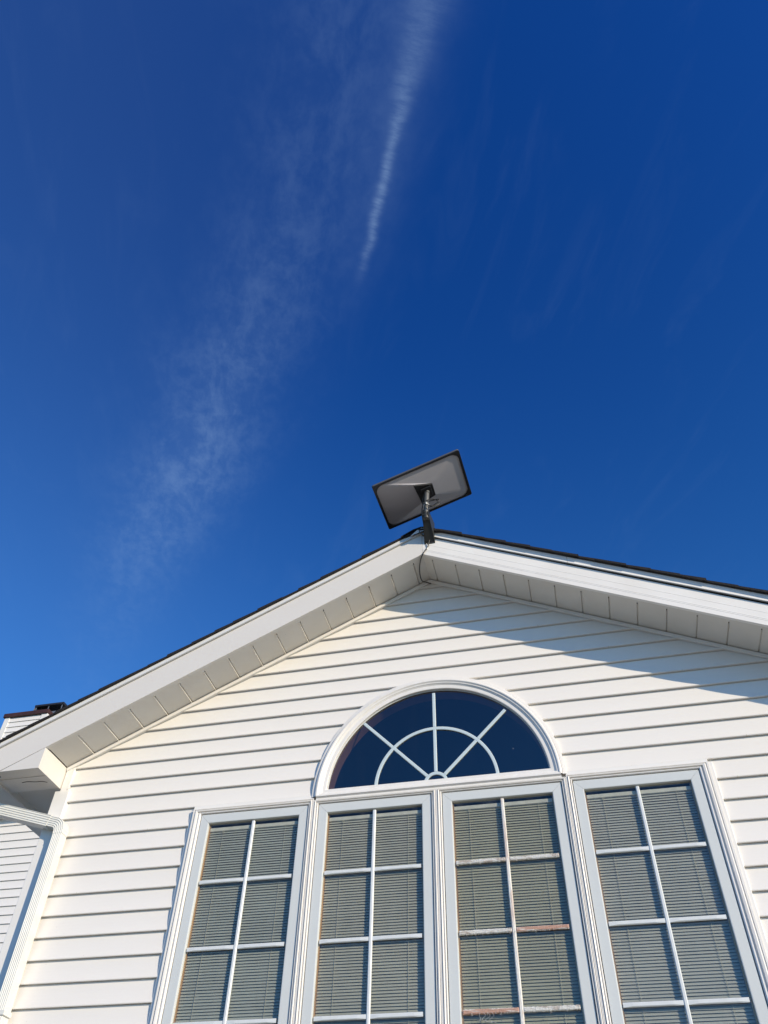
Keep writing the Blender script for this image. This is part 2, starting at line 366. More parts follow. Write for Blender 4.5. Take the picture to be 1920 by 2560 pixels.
# rake parts, one pair per slope
def RP(x, y, dz): return (x, y, rake(x) + dz)
def rake_sheet(mb, sgn, x0, x1, prof, n=1, cap=True):
    """prof: closed list of (y, dz) swept along the rake from x0 to x1"""
    rings = []
    for i in range(n+1):
        x = x0 + (x1-x0)*i/n; rings.append([RP(x, y, d) for y, d in prof])
    mb.loft(rings, True, cap)
eps = 0.0009
for sgn in (-1, 1):
    xe = sgn*2.46
    # fascia board
    q = MB()
    if sgn < 0:
        pr_ = [(YF, -0.004), (YF, 0.166), (YF+0.018, 0.166), (YF+0.018, -0.004)]
        rake_sheet(q, sgn, sgn*eps, xe, pr_, 1)
        fb = q.build('fascia', 'fascia', house, bevel=0.0015)
    else:
        pr_ = [(YF, -0.004), (YF, 0.027), (YF-0.0009, 0.0285), (YF-0.0009, 0.0315), (YF, 0.033), (YF, 0.0365), (YF-0.0009, 0.038), (YF-0.0009, 0.041), (YF, 0.0425),
               (YF, 0.081), (YF-0.0008, 0.083), (YF-0.0008, 0.085), (YF, 0.087), (YF, 0.141), (YF+0.018, 0.141), (YF+0.018, -0.004)]
        q.loft([[RP(sgn*eps, y, d+0.0095 if d > 0.12 else d) for y, d in pr_], [RP(xe, y, d) for y, d in pr_]], True, True)
        fb = q.build('fascia', 'trim', house)
        fb['label'] = 'ribbed rake board on the right slope'
    # backing behind the fascia (seen in the joints)
    q = MB(); rake_sheet(q, sgn, 0.0 + sgn*0.0001, xe, [(YF+0.0185, -0.002), (YF+0.0185, 0.19), (-0.20, 0.19), (-0.20, 0.006), (-0.22, 0.006)], 1)
    q.build('sub_fascia', 'dark_gap', house)
    # drip edge
    q = MB()
    if sgn < 0:
        cuts = [0, -0.95, -1.83, -2.46]
        for a_, b_ in zip(cuts, cuts[1:]):
            rake_sheet(q, sgn, a_-0.0008, b_+0.0008, [(YF-0.006, 0.2022), (YF-0.0065, 0.181), (YF-0.012, 0.1705), (YF-0.012, 0.169), (YF+0.004, 0.169), (YF+0.004, 0.2022)], 1)
    else:
        cuts = [0, 0.84, 1.80, 2.46]
        for a_, b_ in zip(cuts, cuts[1:]):
            rake_sheet(q, sgn, a_+0.0008, b_-0.0008, [(YF-0.010, 0.2022), (YF-0.006, 0.184), (YF-0.006, 0.172), (YF-0.012, 0.163), (YF-0.0150, 0.157), (YF-0.0150, 0.1535), (YF+0.004, 0.160), (YF+0.004, 0.2022)], 1)
    q.build('drip_edge', 'metal_drip', house)
    # soffit: panels with a V groove between them, running from wall to fascia
    q = MB(); x0 = -0.066 if sgn < 0 else 0.054; sp_ = 0.1385
    edges = [0.0]
    k = 0
    prof = [(0.0, 0.0)]
    while True:
        c_ = x0 + sgn*sp_*k
        if abs(c_) > 2.14: break
        prof += [(c_ - sgn*0.0045, 0.0), (c_ - sgn*0.0022, 0.0075), (c_ + sgn*0.0005, 0.0075), (c_ + sgn*0.0025, -0.0015 if sgn > 0 else -0.0035), (c_ + sgn*0.006, 0.0)]
        k += 1
    prof.append((sgn*2.153, 0.0))
    A = [(x, 0.004, rake(x)+d) for x, d in prof]; B = [(x, -0.226, rake(x)+d) for x, d in prof]
    q.strip(A, B); so = q.build('soffit', 'soffit', house)
    q = MB(); rake_sheet(q, sgn, 0, sgn*2.153, [(-0.222, -0.0022), (YF+0.016, -0.0030), (YF+0.016, 0.004), (-0.222, 0.004)], 1)
    q.build('soffit_lip', 'soffit', house)
    # wall trim under the soffit
    q = MB(); rake_sheet(q, sgn, 0.0, sgn*2.150, [(-0.0270, -0.0062), (-0.0270, -0.0092), (-0.0250, -0.0100), (-0.0250, -0.0240), (-0.0225, -0.0262), (-0.0160, -0.0262), (-0.0160, -0.0220), (0.0, -0.0220), (0.0, -0.0062)], 1)
    q.build('rake_trim', 'trim', house)
    # roof deck and shingle courses
    q = MB(); rake_sheet(q, sgn, 0.0, sgn*2.47, [(YF+0.006, 0.150), (YF+0.006, 0.2025), (5.4, 0.2025), (5.4, 0.150)], 1)
    q.build('roof_deck', 'dark_gap', house)
    q = MB(); x = 0.0; k = 0
    rnd = random.Random(11 + sgn)
    while abs(x) < 2.50:
        stp = 0.128
        x1 = x + sgn*stp; hi = 0.0175; lo = 0.0105
        over = YF - (0.018 if sgn < 0 else 0.029) + rnd.uniform(-0.004, 0.003)
        # butt (lower) edge thick, head tucked under the course above
        xa, xb = x - sgn*0.03, x1 + sgn*rnd.uniform(-0.012, 0.012)
        ja, jb = rnd.uniform(-0.0015, 0.0015), rnd.uniform(-0.002, 0.003)
        ra_ = [RP(xa, over+0.002, 0.2030), RP(xa, over+0.001, 0.2030+lo+ja), RP(xa, 5.5, 0.2030+lo+ja), RP(xa, 5.5, 0.2030)]
        rb_ = [RP(xb, over, 0.2030), RP(xb, over, 0.2030+hi+jb), RP(xb, 5.5, 0.2030+hi+jb), RP(xb, 5.5, 0.2030)]
        q.loft([ra_, rb_], True, True)
        x = x1; k += 1
    ro = q.build('roof', 'shingle', house, weld=False)
# ridge cap shingles
q = MB(); y = YF - 0.026
for k in range(40):
    if y > 5.2: break
    t = 0.2200 + 0.003*(k % 2)
    a = [(-0.13, y, rake(-0.13)+t-0.006), (-0.05, y, rake(-0.05)+t+0.001), (0.0, y, AP+t-0.010), (0.05, y, rake(0.05)+t+0.001), (0.13, y, rake(0.13)+t-0.006)]
    b = [(p[0], y+0.16, p[2]-0.006) for p in a]
    lo_a = [(p[0], p[1], p[2]-0.010) for p in a]
    q.strip(a, b); q.strip(lo_a, a)
    y += 0.14
q.build('ridge_cap', 'shingle', house)
# folded flashing at the peak
q = MB(); yq = YF - 0.024
q.poly([(-0.068, yq, 5.098), (0.020, yq, 5.128), (0.022, yq, 5.165), (-0.016, yq, 5.152)])
q.poly([(-0.068, yq, 5.098), (-0.016, yq, 5.152), (-0.016, YF-0.004, 5.160), (-0.068, YF-0.004, 5.106)])
q.build('peak_flashing', 'metal_drip', house)

# boxed eave return, left and right
for sgn in (-1, 1):
    xi, xo = sgn*2.157, sgn*2.47
    q = MB(); sk = SL if sgn < 0 else SR
    zt = lambda x: rake(x) - 0.0050
    # front: triangle below the rake board
    xz = sgn*(AP - 0.006 - 3.762)/sk
    q.prism([(xi, 3.760), (xz, 3.760), (xi, rake(xi)-0.0055)], YF+0.0012, YF+0.014)
    # inner side
    q.box(min(xi, xi+sgn*0.010), max(xi, xi+sgn*0.010), YF+0.0142, 0.0, 3.760, rake(xi)-0.002)
    # bottom panels with a seam
    q.box(min(xi+sgn*0.0102, xo), max(xi+sgn*0.0102, xo), YF+0.0142, -0.168, 3.762, 3.770)
    q.box(min(xi+sgn*0.0102, xo), max(xi+sgn*0.0102, xo), -0.165, -0.020, 3.764, 3.772)
    q.box(min(xi, xo), max(xi, xo), -0.170, -0.163, 3.7595, 3.7615)
    q.build('eave_return', 'fascia', house)
    # soffit running back along the side
    q = MB()
    yy = -0.018
    while yy < 4.6:
        q.box(min(sgn*2.162, xo), max(sgn*2.162, xo), yy+0.0012, yy+0.30, 3.792, 3.798); yy += 0.3025
    q.build('eave_soffit', 'soffit', house)
    # eave fascia and gutter
    q = MB(); q.box(min(xo, xo+sgn*0.018), max(xo, xo+sgn*0.018), YF+0.02, 4.88, 3.757, 3.93); q.build('eave_fascia', 'fascia', house)
    q = MB(); gx = xo + sgn*0.0185
    sec = [(0, 0), (0.125, 0), (0.148, 0.030), (0.148, 0.050), (0.168, 0.085), (0.168, 0.098), (0.158, 0.098), (0.158, 0.088), (0.144, 0.055), (0.144, 0.033), (0.122, 0.004), (0.003, 0.004), (0.003, 0.115), (0, 0.115)]
    sec = [(gx + sgn*a, 3.772+b) for a, b in sec]
    q.prism(sec, YF-0.02, 4.88)
    gt = q.build('gutter', 'down', house)
    q = MB(); q.prism([(gx, 3.772), (gx+sgn*0.125, 3.772), (gx+sgn*0.148, 3.802), (gx+sgn*0.168, 3.857), (gx+sgn*0.168, 3.870), (gx, 3.880)], YF-0.022, YF-0.0205); q.build('end_cap', 'down', gt)
# crack in the return's underside
q = MB(); q.tube(catmull([(-2.34, -0.118, 3.7635), (-2.30, -0.122, 3.763), (-2.26, -0.112, 3.763), (-2.22, -0.110, 3.7630), (-2.195, -0.094, 3.7635)], 5), 0.0018, 5); q.build('crack', 'dark_gap', house)

# ------------------------------------------------------------------ downspout
def ds_section(w=0.052, d=0.060, ribs=5):
    P = []                                   # (a: in-plane across, y)
    n = 40
    for i in range(n+1):
        t = i/n; a = -w/2 + w*t
        y = -d/2 + 0.0026*(0.5-0.5*cos(2*pi*ribs*t)) if 0.02 < t < 0.98 else -d/2+0.0008
        P.append((a, y))
    P += [(w/2+0.0008, -d/2+0.004), (w/2+0.0008, d/2-0.002), (w/2-0.002, d/2), (-w/2+0.002, d/2), (-w/2-0.0008, d/2-0.002), (-w/2-0.0008, -d/2+0.004)]
    return P
SEC = ds_section()
def sweep(mb, path, scl=None, yc=-0.055):
    rings = []
    for j, (x, z, th) in enumerate(path):
        # th: heading angle, direction of travel (cos, sin) in x-z ; across = right of travel
        ax, az = sin(th), -cos(th); s = scl[j] if scl else 1.0
        rings.append([(x + a*s*ax, yc + y*(1+(s-1)*0.6), z + a*s*az) for a, y in SEC])
    mb.loft(rings, True, True)
xc = -2.035; th_end = pi - radians(16.0)
ds = MB(); sweep(ds, [(xc, 0.15, pi/2), (xc, 2.06, pi/2)], [1, 1]); sweep(ds, [(xc, 2.045, pi/2), (xc, 3.482, pi/2)], [0.955, 0.955])
down = ds.build('downspout', 'down', house); down['label'] = 'ribbed white downspout at the left corner of the gable'
el = MB(); path = []; sc = []; rad = 0.046; nseg = 60
ccx, ccz = xc - rad, 3.482
for j in range(nseg+1):
    t = j/nseg*(th_end - pi/2); a = t
    path.append((ccx + rad*cos(a), ccz + rad*sin(a), pi/2 + t)); sc.append(1.02 + 0.045*abs(sin(j/nseg*pi*7)))
ex_, ez_ = path[-1][0], path[-1][1]
path.append((ex_ + 0.055*cos(th_end), ez_ + 0.055*sin(th_end), th_end)); sc.append(1.035)
path.insert(0, (xc, 3.465, pi/2)); sc.insert(0, 1.03)
sweep(el, path, sc); el.build('elbow', 'down', down, smooth=False)
dg = MB(); sx_, sz_ = ex_ + 0.045*cos(th_end), ez_ + 0.045*sin(th_end); LD = 0.50
sweep(dg, [(sx_, sz_, th_end), (sx_+LD*cos(th_end), sz_+LD*sin(th_end), th_end)], [1.16, 1.16]); dg.build('offset_pipe', 'down', down)
e2 = MB(); bx, bz = sx_+(LD-0.02)*cos(th_end), sz_+(LD-0.02)*sin(th_end); path = []; sc = []
for j in range(25):
    t = j/24*(th_end - pi/2); th = th_end - t
    # turning back up: centre on the right of travel
    cx2, cz2 = bx + 0.05*sin(th_end), bz - 0.05*cos(th_end)
    path.append((cx2 - 0.05*sin(th), cz2 + 0.05*cos(th), th)); sc.append(1.02+0.04*abs(sin(j/24*pi*5)))
path.append((path[-1][0], 3.775, pi/2)); sc.append(1.02)
sweep(e2, path, sc); e2.build('elbow', 'down', down)
q = MB()
q.box(xc-0.034, xc+0.034, -0.0885, -0.026, 2.62, 2.640); q.build('strap', 'down', down, bevel=0.001)

# ------------------------------------------------------------------ windows
def ring_profile(mb, x0, x1, z0, z1, wL, wR, wB, wT, prof):
    """prof: (t, y): t = 0 at the inner edge, 1 at the outer"""
    loops = []
    for t, y in prof:
        loops.append([(x0-wL*t, y, z0-wB*t), (x1+wR*t, y, z0-wB*t), (x1+wR*t, y, z1+wT*t), (x0-wL*t, y, z1+wT*t)])
    for a, b in zip(loops, loops[1:]): mb.strip(a, b, True)
def mitred(mb, x0, x1, z0, z1, w, prof, gap=0.0005):
    """four separate mitred members of a sash; prof (t,y) closed around"""
    c = [(x0, z0), (x1, z0), (x1, z1), (x0, z1)]; dirs = [(-1, -1), (1, -1), (1, 1), (-1, 1)]
    for s in range(4):
        a, b = s, (s+1) % 4; ra, rb = [], []
        ex = (c[b][0]-c[a][0], c[b][1]-c[a][1]); ln = sqrt(ex[0]**2+ex[1]**2); ex = (ex[0]/ln*gap, ex[1]/ln*gap)
        for t, y in prof:
            ra.append((c[a][0]+dirs[a][0]*w*t+ex[0], y, c[a][1]+dirs[a][1]*w*t+ex[1]))
            rb.append((c[b][0]+dirs[b][0]*w*t-ex[0], y, c[b][1]+dirs[b][1]*w*t-ex[1]))
        mb.loft([ra, rb], True, True)
ZB, ZT = 1.95, 3.526
GR_Z = [3.1765, 2.8715, 2.5685, 2.2655]
def muntin_bar(x0, x1, z0, z1, name, m_, parent, label=None, yb=-0.0045, yf=-0.0155, rough=0.0, seed=0):
    q = MB(); horiz = (x1-x0) > (z1-z0); rnd = random.Random(seed)
    n = 60 if rough else 6
    if horiz:
        c = (z0+z1)/2; h = (z1-z0)/2; L_ = [(x0+(x1-x0)*i/n) for i in range(n+1)]; rings = []
        for i, x in enumerate(L_):
            k = 0.55 if i in (0, n) else 1.0; j = rnd.uniform(-rough, rough); j2 = rnd.uniform(-rough, rough)
            rings.append([(x, yb, c-h+j2), (x, yf+0.003, c-h+j2), (x, yf+(0.003 if k < 1 else 0)+j*.4, c-h*0.62), (x, yf+(0.003 if k < 1 else 0)+j*.4, c+h*0.62), (x, yf+0.003, c+h+j), (x, yb, c+h+j)])
    else:
        c = (x0+x1)/2; h = (x1-x0)/2; n = 90 if rough else 6; L_ = [(z0+(z1-z0)*i/n) for i in range(n+1)]; rings = []
        for i, z in enumerate(L_):
            j = rnd.uniform(-rough, rough)*0.5
            rings.append([(c-h+j, yb, z), (c-h+j, yf+0.003, z), (c-h*0.55, yf, z), (c+h*0.55, yf, z), (c+h+j, yf+0.003, z), (c+h+j, yb, z)])
    q.loft(rings, True, True); o = q.build(name, m_, parent)
    if label: o['label'] = label
    return o
def casement(x0, x1, wL, wR, wT, label, worn=False, seed=0):
    f = MB()
    prof = [(0.0, 0.012), (0.0, -0.024), (0.10, -0.0275), (0.22, -0.0275), (0.27, -0.021), (0.36, -0.021), (0.42, -0.0315), (0.62, -0.0335), (0.72, -0.0295), (0.76, -0.0235), (0.82, -0.0235), (0.84, -0.0285), (1.0, -0.0285), (1.0, 0.010)]
    ring_profile(f, x0, x1, ZB, ZT, wL, wR, 0.03, wT, prof)
    fr = f.build('window', 'casing', house); fr['label'] = label
    g = 0.0032; ow = 0.0475
    xi0, xi1, zi0, zi1 = x0+0.050, x1-0.050, ZB+0.05, ZT-0.050
    s = MB()
    mitred(s, xi0, xi1, zi0, zi1, 0.050-g, [(0.0, 0.0), (0.0, -0.0165), (0.03, -0.0192), (0.10, -0.0200), (0.96, -0.0200), (1.0, -0.0185), (1.0, 0.02), (0.0, 0.02)])
    sh = s.build('sash', 'sash', fr)
    k = MB(); ring_profile(k, x0+0.0005, x1-0.0005, ZB, ZT, 0, 0, 0, 0, [(0, 0.012), (0, 0.013)])
    k.box(x0+0.0006, xi0+0.004, 0.0125, 0.0145, ZB, ZT); k.box(xi1-0.004, x1-0.0006, 0.0125, 0.0145, ZB, ZT)
    k.box(xi0, xi1, 0.0125, 0.0145, zi1-0.002, ZT); k.build('weatherstrip', 'dark_gap', fr)
    gl = MB(); gl.box(xi0-0.004, xi1+0.004, -0.0040, -0.0012, zi0-0.004, zi1+0.004); gl.build('glass', 'glass', fr)
    # wood lining of the sash behind the pane
    jb = MB(); t = 0.0055
    jb.box(xi0+0.0002, xi0+t, 0.0002, 0.0195, zi0, zi1); jb.box(xi1-t, xi1-0.0002, 0.0002, 0.0195, zi0, zi1); jb.build('jamb', 'wood_jamb', fr)
    # grille
    xm = (x0+x1)/2
    mm = 'muntin'
    if worn:
        muntin_bar(xm-0.0085, xm+0.0085, zi0+0.004, zi1-0.006, 'muntin', 'worn_upright', fr, 'weathered upright glazing bar with bare patches', rough=0.0006, seed=5)
        labs = [('peeled', 'peeled'), ('peeled', 'bare_wood'), ('bare_wood', 'peeled'), ('peeled', 'peeled')]
        for i, zz in enumerate(GR_Z):
            for sd in (0, 1):
                a, b = (xi0+0.005, xm-0.0087) if sd == 0 else (xm+0.0087, xi1-0.010)
                mk = labs[i][sd]
                lab = 'bare red-brown wood glazing bar with its paint gone' if mk == 'bare_wood' else 'grey glazing bar with peeling paint'
                muntin_bar(a, b, zz-0.0088, zz+0.0088, 'muntin', mk, fr, lab, rough=0.0008, seed=i*2+sd)
        rnd = random.Random(3)
        for i, (zz, a, b, n) in enumerate([(GR_Z[0], xi0, xi1, 4), (GR_Z[1], xi0, xi1, 10), (GR_Z[2], xi0, xi1, 14)]):
            for j in range(n):
                x = rnd.uniform(a+0.01, b-0.02); z = zz - 0.008; ln = rnd.uniform(0.004, 0.012)
                if i == 2 and j < 4: x = 0.155 + 0.016*j; ln = rnd.uniform(0.018, 0.040)
                c1 = rnd.uniform(-1, 1)
                fl = MB(); fl.tube(catmull([(x, -0.016, z+0.003), (x+c1*ln*0.25, -0.021, z-ln*0.3), (x-c1*ln*0.3, -0.020, z-ln*0.7), (x+c1*ln*0.5, -0.0225, z-ln)], 4), 0.00055, 5); fl.build('paint_curl', 'peeled', fr)
    else:
        muntin_bar(xm-0.0083, xm+0.0083, zi0+0.004, zi1-0.006, 'muntin', mm, fr)
        for i, zz in enumerate(GR_Z):
            muntin_bar(xi0+0.006, xm-0.0085, zz-0.0085, zz+0.0085, 'muntin', mm, fr)
            muntin_bar(xm+0.0085, xi1-0.010, zz-0.0085, zz+0.0085, 'muntin', mm, fr)
    # blind between the panes
    bl = MB(); z = zi1 - 0.0440; a0, a1 = xi0+0.0065, xi1-0.0065; rnd = random.Random(seed)
    ph = radians(62); hw_ = 0.0071; nS = 0
    while z > zi0 + 0.01:
        dj = rnd.uniform(-0.03, 0.03); pr = []
        for u in (-1, -0.5, 0, 0.5, 1):
            yy = 0.0105 + (-u)*(-1)*hw_*cos(ph+dj)*1.0; zz = z + u*hw_*sin(ph+dj)
            yy = 0.0105 + u*hw_*cos(ph+dj) - (1-u*u)*0.0011
            pr.append((yy, zz))
        sg = rnd.uniform(-0.0004, 0.0004); sg2 = rnd.uniform(-0.0004, 0.0004)
        bl.strip([(a0, y, zz+sg) for y, zz in pr], [(a1, y, zz+sg2) for y, zz in pr])
        z -= 0.0124
    b_ = bl.build('blind', 'slat_' + 'abcd'[seed-1], fr)
    hr = MB(); hr.box(a0, a1, 0.0020, 0.0175, zi1-0.0375, zi1-0.0190); hr.build('head_rail', 'rail', fr, bevel=0.0015)
    cd = MB()
    for t_ in (0.165, 0.85):
        x = xi0 + (xi1-xi0)*t_
        cd.tube([(x, 0.0035, zi1-0.034), (x-0.0006, 0.0038, (zi1+zi0)/2), (x, 0.0035, zi0+0.01)], 0.0009, 6)
        if t_ < 0.5: cd.tube([(x-0.004, 0.0032, zi1-0.034), (x-0.0045, 0.0032, zi1-0.050)], 0.0009, 6); cd.tube([(x+0.004, 0.0032, zi1-0.034), (x+0.0045, 0.0032, zi1-0.050)], 0.0009, 6)
    cd.build('blind_cord', 'cord', fr)
    return fr
casement(-1.252, -0.661, 0.046, 0.0250, 0.029, 'leftmost casement window with a closed grey-green blind', seed=1)
casement(-0.610, -0.022, 0.0250, 0.0245, 0.017, 'casement under the left half of the arched window, with clean white glazing bars', seed=2)
W3 = casement(0.028, 0.619, 0.0245, 0.0245, 0.017, 'casement with peeling, weathered glazing bars under the right half of the arched window', worn=True, seed=3)
casement(0.669, 1.261, 0.0245, 0.046, 0.029, 'rightmost casement window beside the siding', seed=4)
# outer trim channel above the two side casements
for a, b in ((-1.300, -0.6445), (0.6445, 1.309)):
    q = MB(); q.prism([(-0.012, 3.5755), (-0.0195, 3.5745), (-0.0205, 3.5560), (0.0, 3.5560), (0.0, 3.5755)], a, b, 'x'); q.build('head_trim', 'trim', house, bevel=0.0008)
for sgn, a in ((-1, -1.2990), (1, 1.3085)):
    q = MB(); q.box(min(a, a+sgn*0.019), max(a, a+sgn*0.019) , -0.0185 if sgn > 0 else -0.0150, 0.0, 1.92, 3.5555); q.build('side_trim', 'trim', house, bevel=0.0015)
q = MB(); q.box(-1.32, 1.33, -0.045, 0.01, 1.885, 1.919); q.build('sill', 'casing', house, bevel=0.003)

# arched window
def arc_pts(r, y, a0=0.0, a1=pi, n=96, cz=CZ): return [(CX + r*cos(a0+(a1-a0)*i/n), y, cz + r*sin(a0+(a1-a0)*i/n)) for i in range(n+1)]
q = MB()
prof = [(0.6500, 0.0), (0.6500, -0.0225), (0.6400, -0.0245), (0.6330, -0.0245), (0.6325, -0.0215), (0.6305, -0.0215), (0.6300, -0.0335), (0.6240, -0.0365), (0.6180, -0.0365), (0.6140, -0.0330), (0.6105, -0.0305), (0.6060, -0.0300), (0.6030, -0.0265), (0.5965, -0.0215), (0.5800, -0.0205), (0.5765, -0.0190), (0.5765, 0.0130)]
for (r0, y0), (r1, y1) in zip(prof, prof[1:]): q.strip(arc_pts(r0, y0), arc_pts(r1, y1))
arch = q.build('window', 'casing', house, weld=True); arch['label'] = 'half-round window with a sunburst grille above the middle casements'
q = MB()
bandp = [(0.012, 3.6005), (-0.0190, 3.6005), (-0.0210, 3.5975), (-0.0210, 3.5835), (-0.0265, 3.5800), (-0.0300, 3.5760), (-0.0305, 3.5720), (-0.0345, 3.5690), (-0.0360, 3.5640), (-0.0360, 3.5590), (-0.0310, 3.5560), (-0.0260, 3.5540), (-0.0260, 3.5450), (0.012, 3.5450)]
rg = lambda s: [(s*(sqrt(max(0.0, 0.6240**2-(z-CZ)**2)) if z > CZ else 0.6240), y, z) for y, z in bandp]
q.loft([rg(-1), rg(1)], True, True); q.build('sill_band', 'casing', arch)
q = MB(); q.strip(arc_pts(0.5770, 0.0005, n=96), [(x, 0.0005, CZ) for x, y, z in arc_pts(0.5770, 0, n=96)]); 
q = MB(); q.poly(arc_pts(0.5800, 0.0005, n=96)); gp = q.build('glass', 'glass_arch', arch)
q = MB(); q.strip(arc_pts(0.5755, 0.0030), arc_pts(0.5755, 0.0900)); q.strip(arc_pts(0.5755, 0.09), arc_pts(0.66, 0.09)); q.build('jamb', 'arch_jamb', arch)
q = MB(); q.tube(arc_pts(0.5740, -0.003, n=80), 0.0022, 6); q.build('glazing_bead', 'muntin', arch)
def arc_bar(r, wdt, cz, y0=-0.0075, y1=-0.0003, lo=0.0):
    b = MB(); n = 48; rings = []
    for i in range(n+1):
        a = lo + (pi-2*lo)*i/n; c, s = cos(a), sin(a)
        rings.append([((r-wdt/2)*c, y1, cz+(r-wdt/2)*s), ((r-wdt/2)*c, y0+0.001, cz+(r-wdt/2)*s), ((r-wdt*.35)*c, y0, cz+(r-wdt*.35)*s), ((r+wdt*.35)*c, y0, cz+(r+wdt*.35)*s), ((r+wdt/2)*c, y0+0.001, cz+(r+wdt/2)*s), ((r+wdt/2)*c, y1, cz+(r+wdt/2)*s)])
    b.loft(rings, True, True); return b
SC = 3.585
arc_bar(0.3150, 0.0165, SC, lo=0.05).build('muntin', 'muntin_cool', arch)
arc_bar(0.0560, 0.0160, SC, lo=0.26).build('muntin', 'muntin_cool', arch)
for an, r1 in ((45, 0.541), (90, 0.536), (135, 0.552)):
    a = radians(an); d = (cos(a), sin(a)); pxx = (-d[1], d[0]); h = 0.0085
    for ra, rb in ((0.0642, 0.3066), (0.3234, r1)):
        b = MB(); rings = []
        for r in (ra, rb):
            rings.append([(d[0]*r+pxx[0]*s*h*k, y, SC+d[1]*r+pxx[1]*s*h*k) for s, k, y in ((-1, 1, -0.0003), (-1, 1, -0.0065), (-1, .7, -0.0077), (1, .7, -0.0077), (1, 1, -0.0065), (1, 1, -0.0003))])
        b.loft(rings, True, True); b.build('muntin', 'muntin_cool', arch, bevel=0.0008)

# ------------------------------------------------------------------ main house behind, left
q = MB(); D = 4.9; rr = siding_rows(6.295, 0.3, 6.186)
for i in range(len(rr)-1):
    (ya, za), (yb, zb) = rr[i], rr[i+1]
    q.quad((-12, D+ya, za), (6, D+ya, za), (6, D+yb, zb), (-12, D+yb, zb))
o = q.build('wall', 'siding_far', house, weld=True); o['label'] = 'lap siding of the main house behind the wing'
q = MB(); q.box(-12, 6, D+0.02, 13.4, 0.0, 6.29); q.build('wall', 'siding_far', house)
q = MB(); q.box(-12.3, 6.3, D-0.10, D+0.02, 6.297, 6.31); q.build('eave_soffit', 'soffit', house)
q = MB(); q.box(-12.3, 6.3, D-0.12, D-0.1005, 6.285, 6.45); q.build('eave_fascia', 'fascia', house)
q = MB(); q.prism([(D-0.22, 6.35), (D-0.1205, 6.33), (D-0.1205, 6.43), (D-0.23, 6.43)], -12.3, 6.3, 'x'); q.build('gutter', 'down', house)
q = MB(); q.prism([(D-0.16, 6.452), (9.15, 8.75), (13.8, 6.452), (13.8, 6.40), (9.15, 8.65), (D-0.16, 6.40)], -12.35, 6.35, 'x'); mroof = q.build('roof', 'shingle', house)
for xx in (-12.0, 6.0):
    q = MB(); q.prism([(D+0.02, 6.30), (9.15, 8.62), (13.4, 6.30)], xx-0.01, xx+0.01, 'x'); q.build('wall', 'siding_far', house)
# chimney chase
CXa, CXb, CYa, CYb = -9.19, -8.32, 7.1, 7.9
ch = MB(); rr = siding_rows(9.468, 7.3, 9.368, ex=0.1035)
for i in range(len(rr)-1):
    (ya, za), (yb, zb) = rr[i], rr[i+1]
    ch.quad((CXa+0.05, CYa+ya, za), (CXb-0.05, CYa+ya, za), (CXb-0.05, CYa+yb, zb), (CXa+0.05, CYa+yb, zb))
    ch.quad((CXb-ya, CYa+.05, za), (CXb-ya, CYb-.05, za), (CXb-yb, CYb-.05, zb), (CXb-yb, CYa+.05, zb))
    ch.quad((CXa+ya, CYa+.05, za), (CXa+ya, CYb-.05, za), (CXa+yb, CYb-.05, zb), (CXa+yb, CYa+.05, zb))
chm = ch.build('chimney', 'siding_far', house); chm['label'] = 'white sided chimney chase with a brown cap'
q = MB(); q.box(CXa+0.03, CXb-0.03, CYa+.03, CYb-.01, 7.3, 9.466); q.build('chase_core', 'siding_far', chm)
for a, b in ((CXa, CXa+0.103), (CXb-0.120, CXb)):
    for c, d in ((CYa-0.018, CYa+0.06), (CYb-0.06, CYb+0.018)):
        q = MB(); q.box(a, b, c, d, 7.3, 9.467); q.build('corner_post', 'trim', chm, bevel=0.004)
q = MB(); q.box(CXa-0.028, CXb+0.012, CYa-0.045, CYb+0.045, 9.468, 9.545); q.build('chimney_cap', 'chimney_cap', chm, bevel=0.004)
fx0, fx1, fy0, fy1 = -8.70, -8.11, 7.14, 7.60
q = MB(); q.box(fx0, fx1, fy0, fy1, 9.705, 9.720); q.box(fx0, fx1, fy0, fy0+0.006, 9.684, 9.7045); q.box(fx0, fx0+0.006, fy0+.007, fy1, 9.684, 9.7045); q.box(fx1-0.006, fx1, fy0+.007, fy1, 9.684, 9.7045)
lid = q.build('flue_cap', 'flue_metal', chm)
q = MB()
for x in (fx0+0.02, (fx0+fx1)/2-0.02, fx1-0.04):
    for y in (fy0+0.02, fy1-0.04): q.box(x, x+0.016, y, y+0.004, 9.545, 9.703)
q.box(fx0+0.10, fx1-0.12, fy0+0.08, fy1-0.08, 9.545, 9.60)
q.build('flue_legs', 'flue_side', chm)
q = MB(); q.prism([(fx0-0.02, 9.546), (fx0-0.012, 9.546), (fx0+0.008, 9.683), (fx0, 9.683)], fy0+0.01, fy1-0.01); q.build('flue_screen', 'flue_side', chm)

# ------------------------------------------------------------------ satellite dish
DC = Vector((0.0325, -0.367, 5.4088))
RD = Matrix(((0.9501, 0.0663, -0.3049), (-0.0599, 0.9977, 0.0301), (0.3062, -0.0103, 0.9519)))
def T(p): return tuple(DC + RD @ Vector(p))
dish = empty('satellite_dish', (0.048, -0.262, 5.05), 'flat rectangular grey satellite dish tilted on a short mast at the gable peak', 'satellite dish')
def dadd(q, *a, **k): o = q.build(*a, **k); o.parent = dish; place(dish, o); return o
def rrect(hx, hy, r, n=8):
    P = []
    for cx_, cy_, a0 in ((hx-r, hy-r, 0), (-hx+r, hy-r, 90), (-hx+r, -hy+r, 180), (hx-r, -hy+r, 270)):
        for i in range(n+1): a = radians(a0 + 90*i/n); P.append((cx_+r*cos(a), cy_+r*sin(a)))
    return P
HX, HY = 0.297, 0.1915
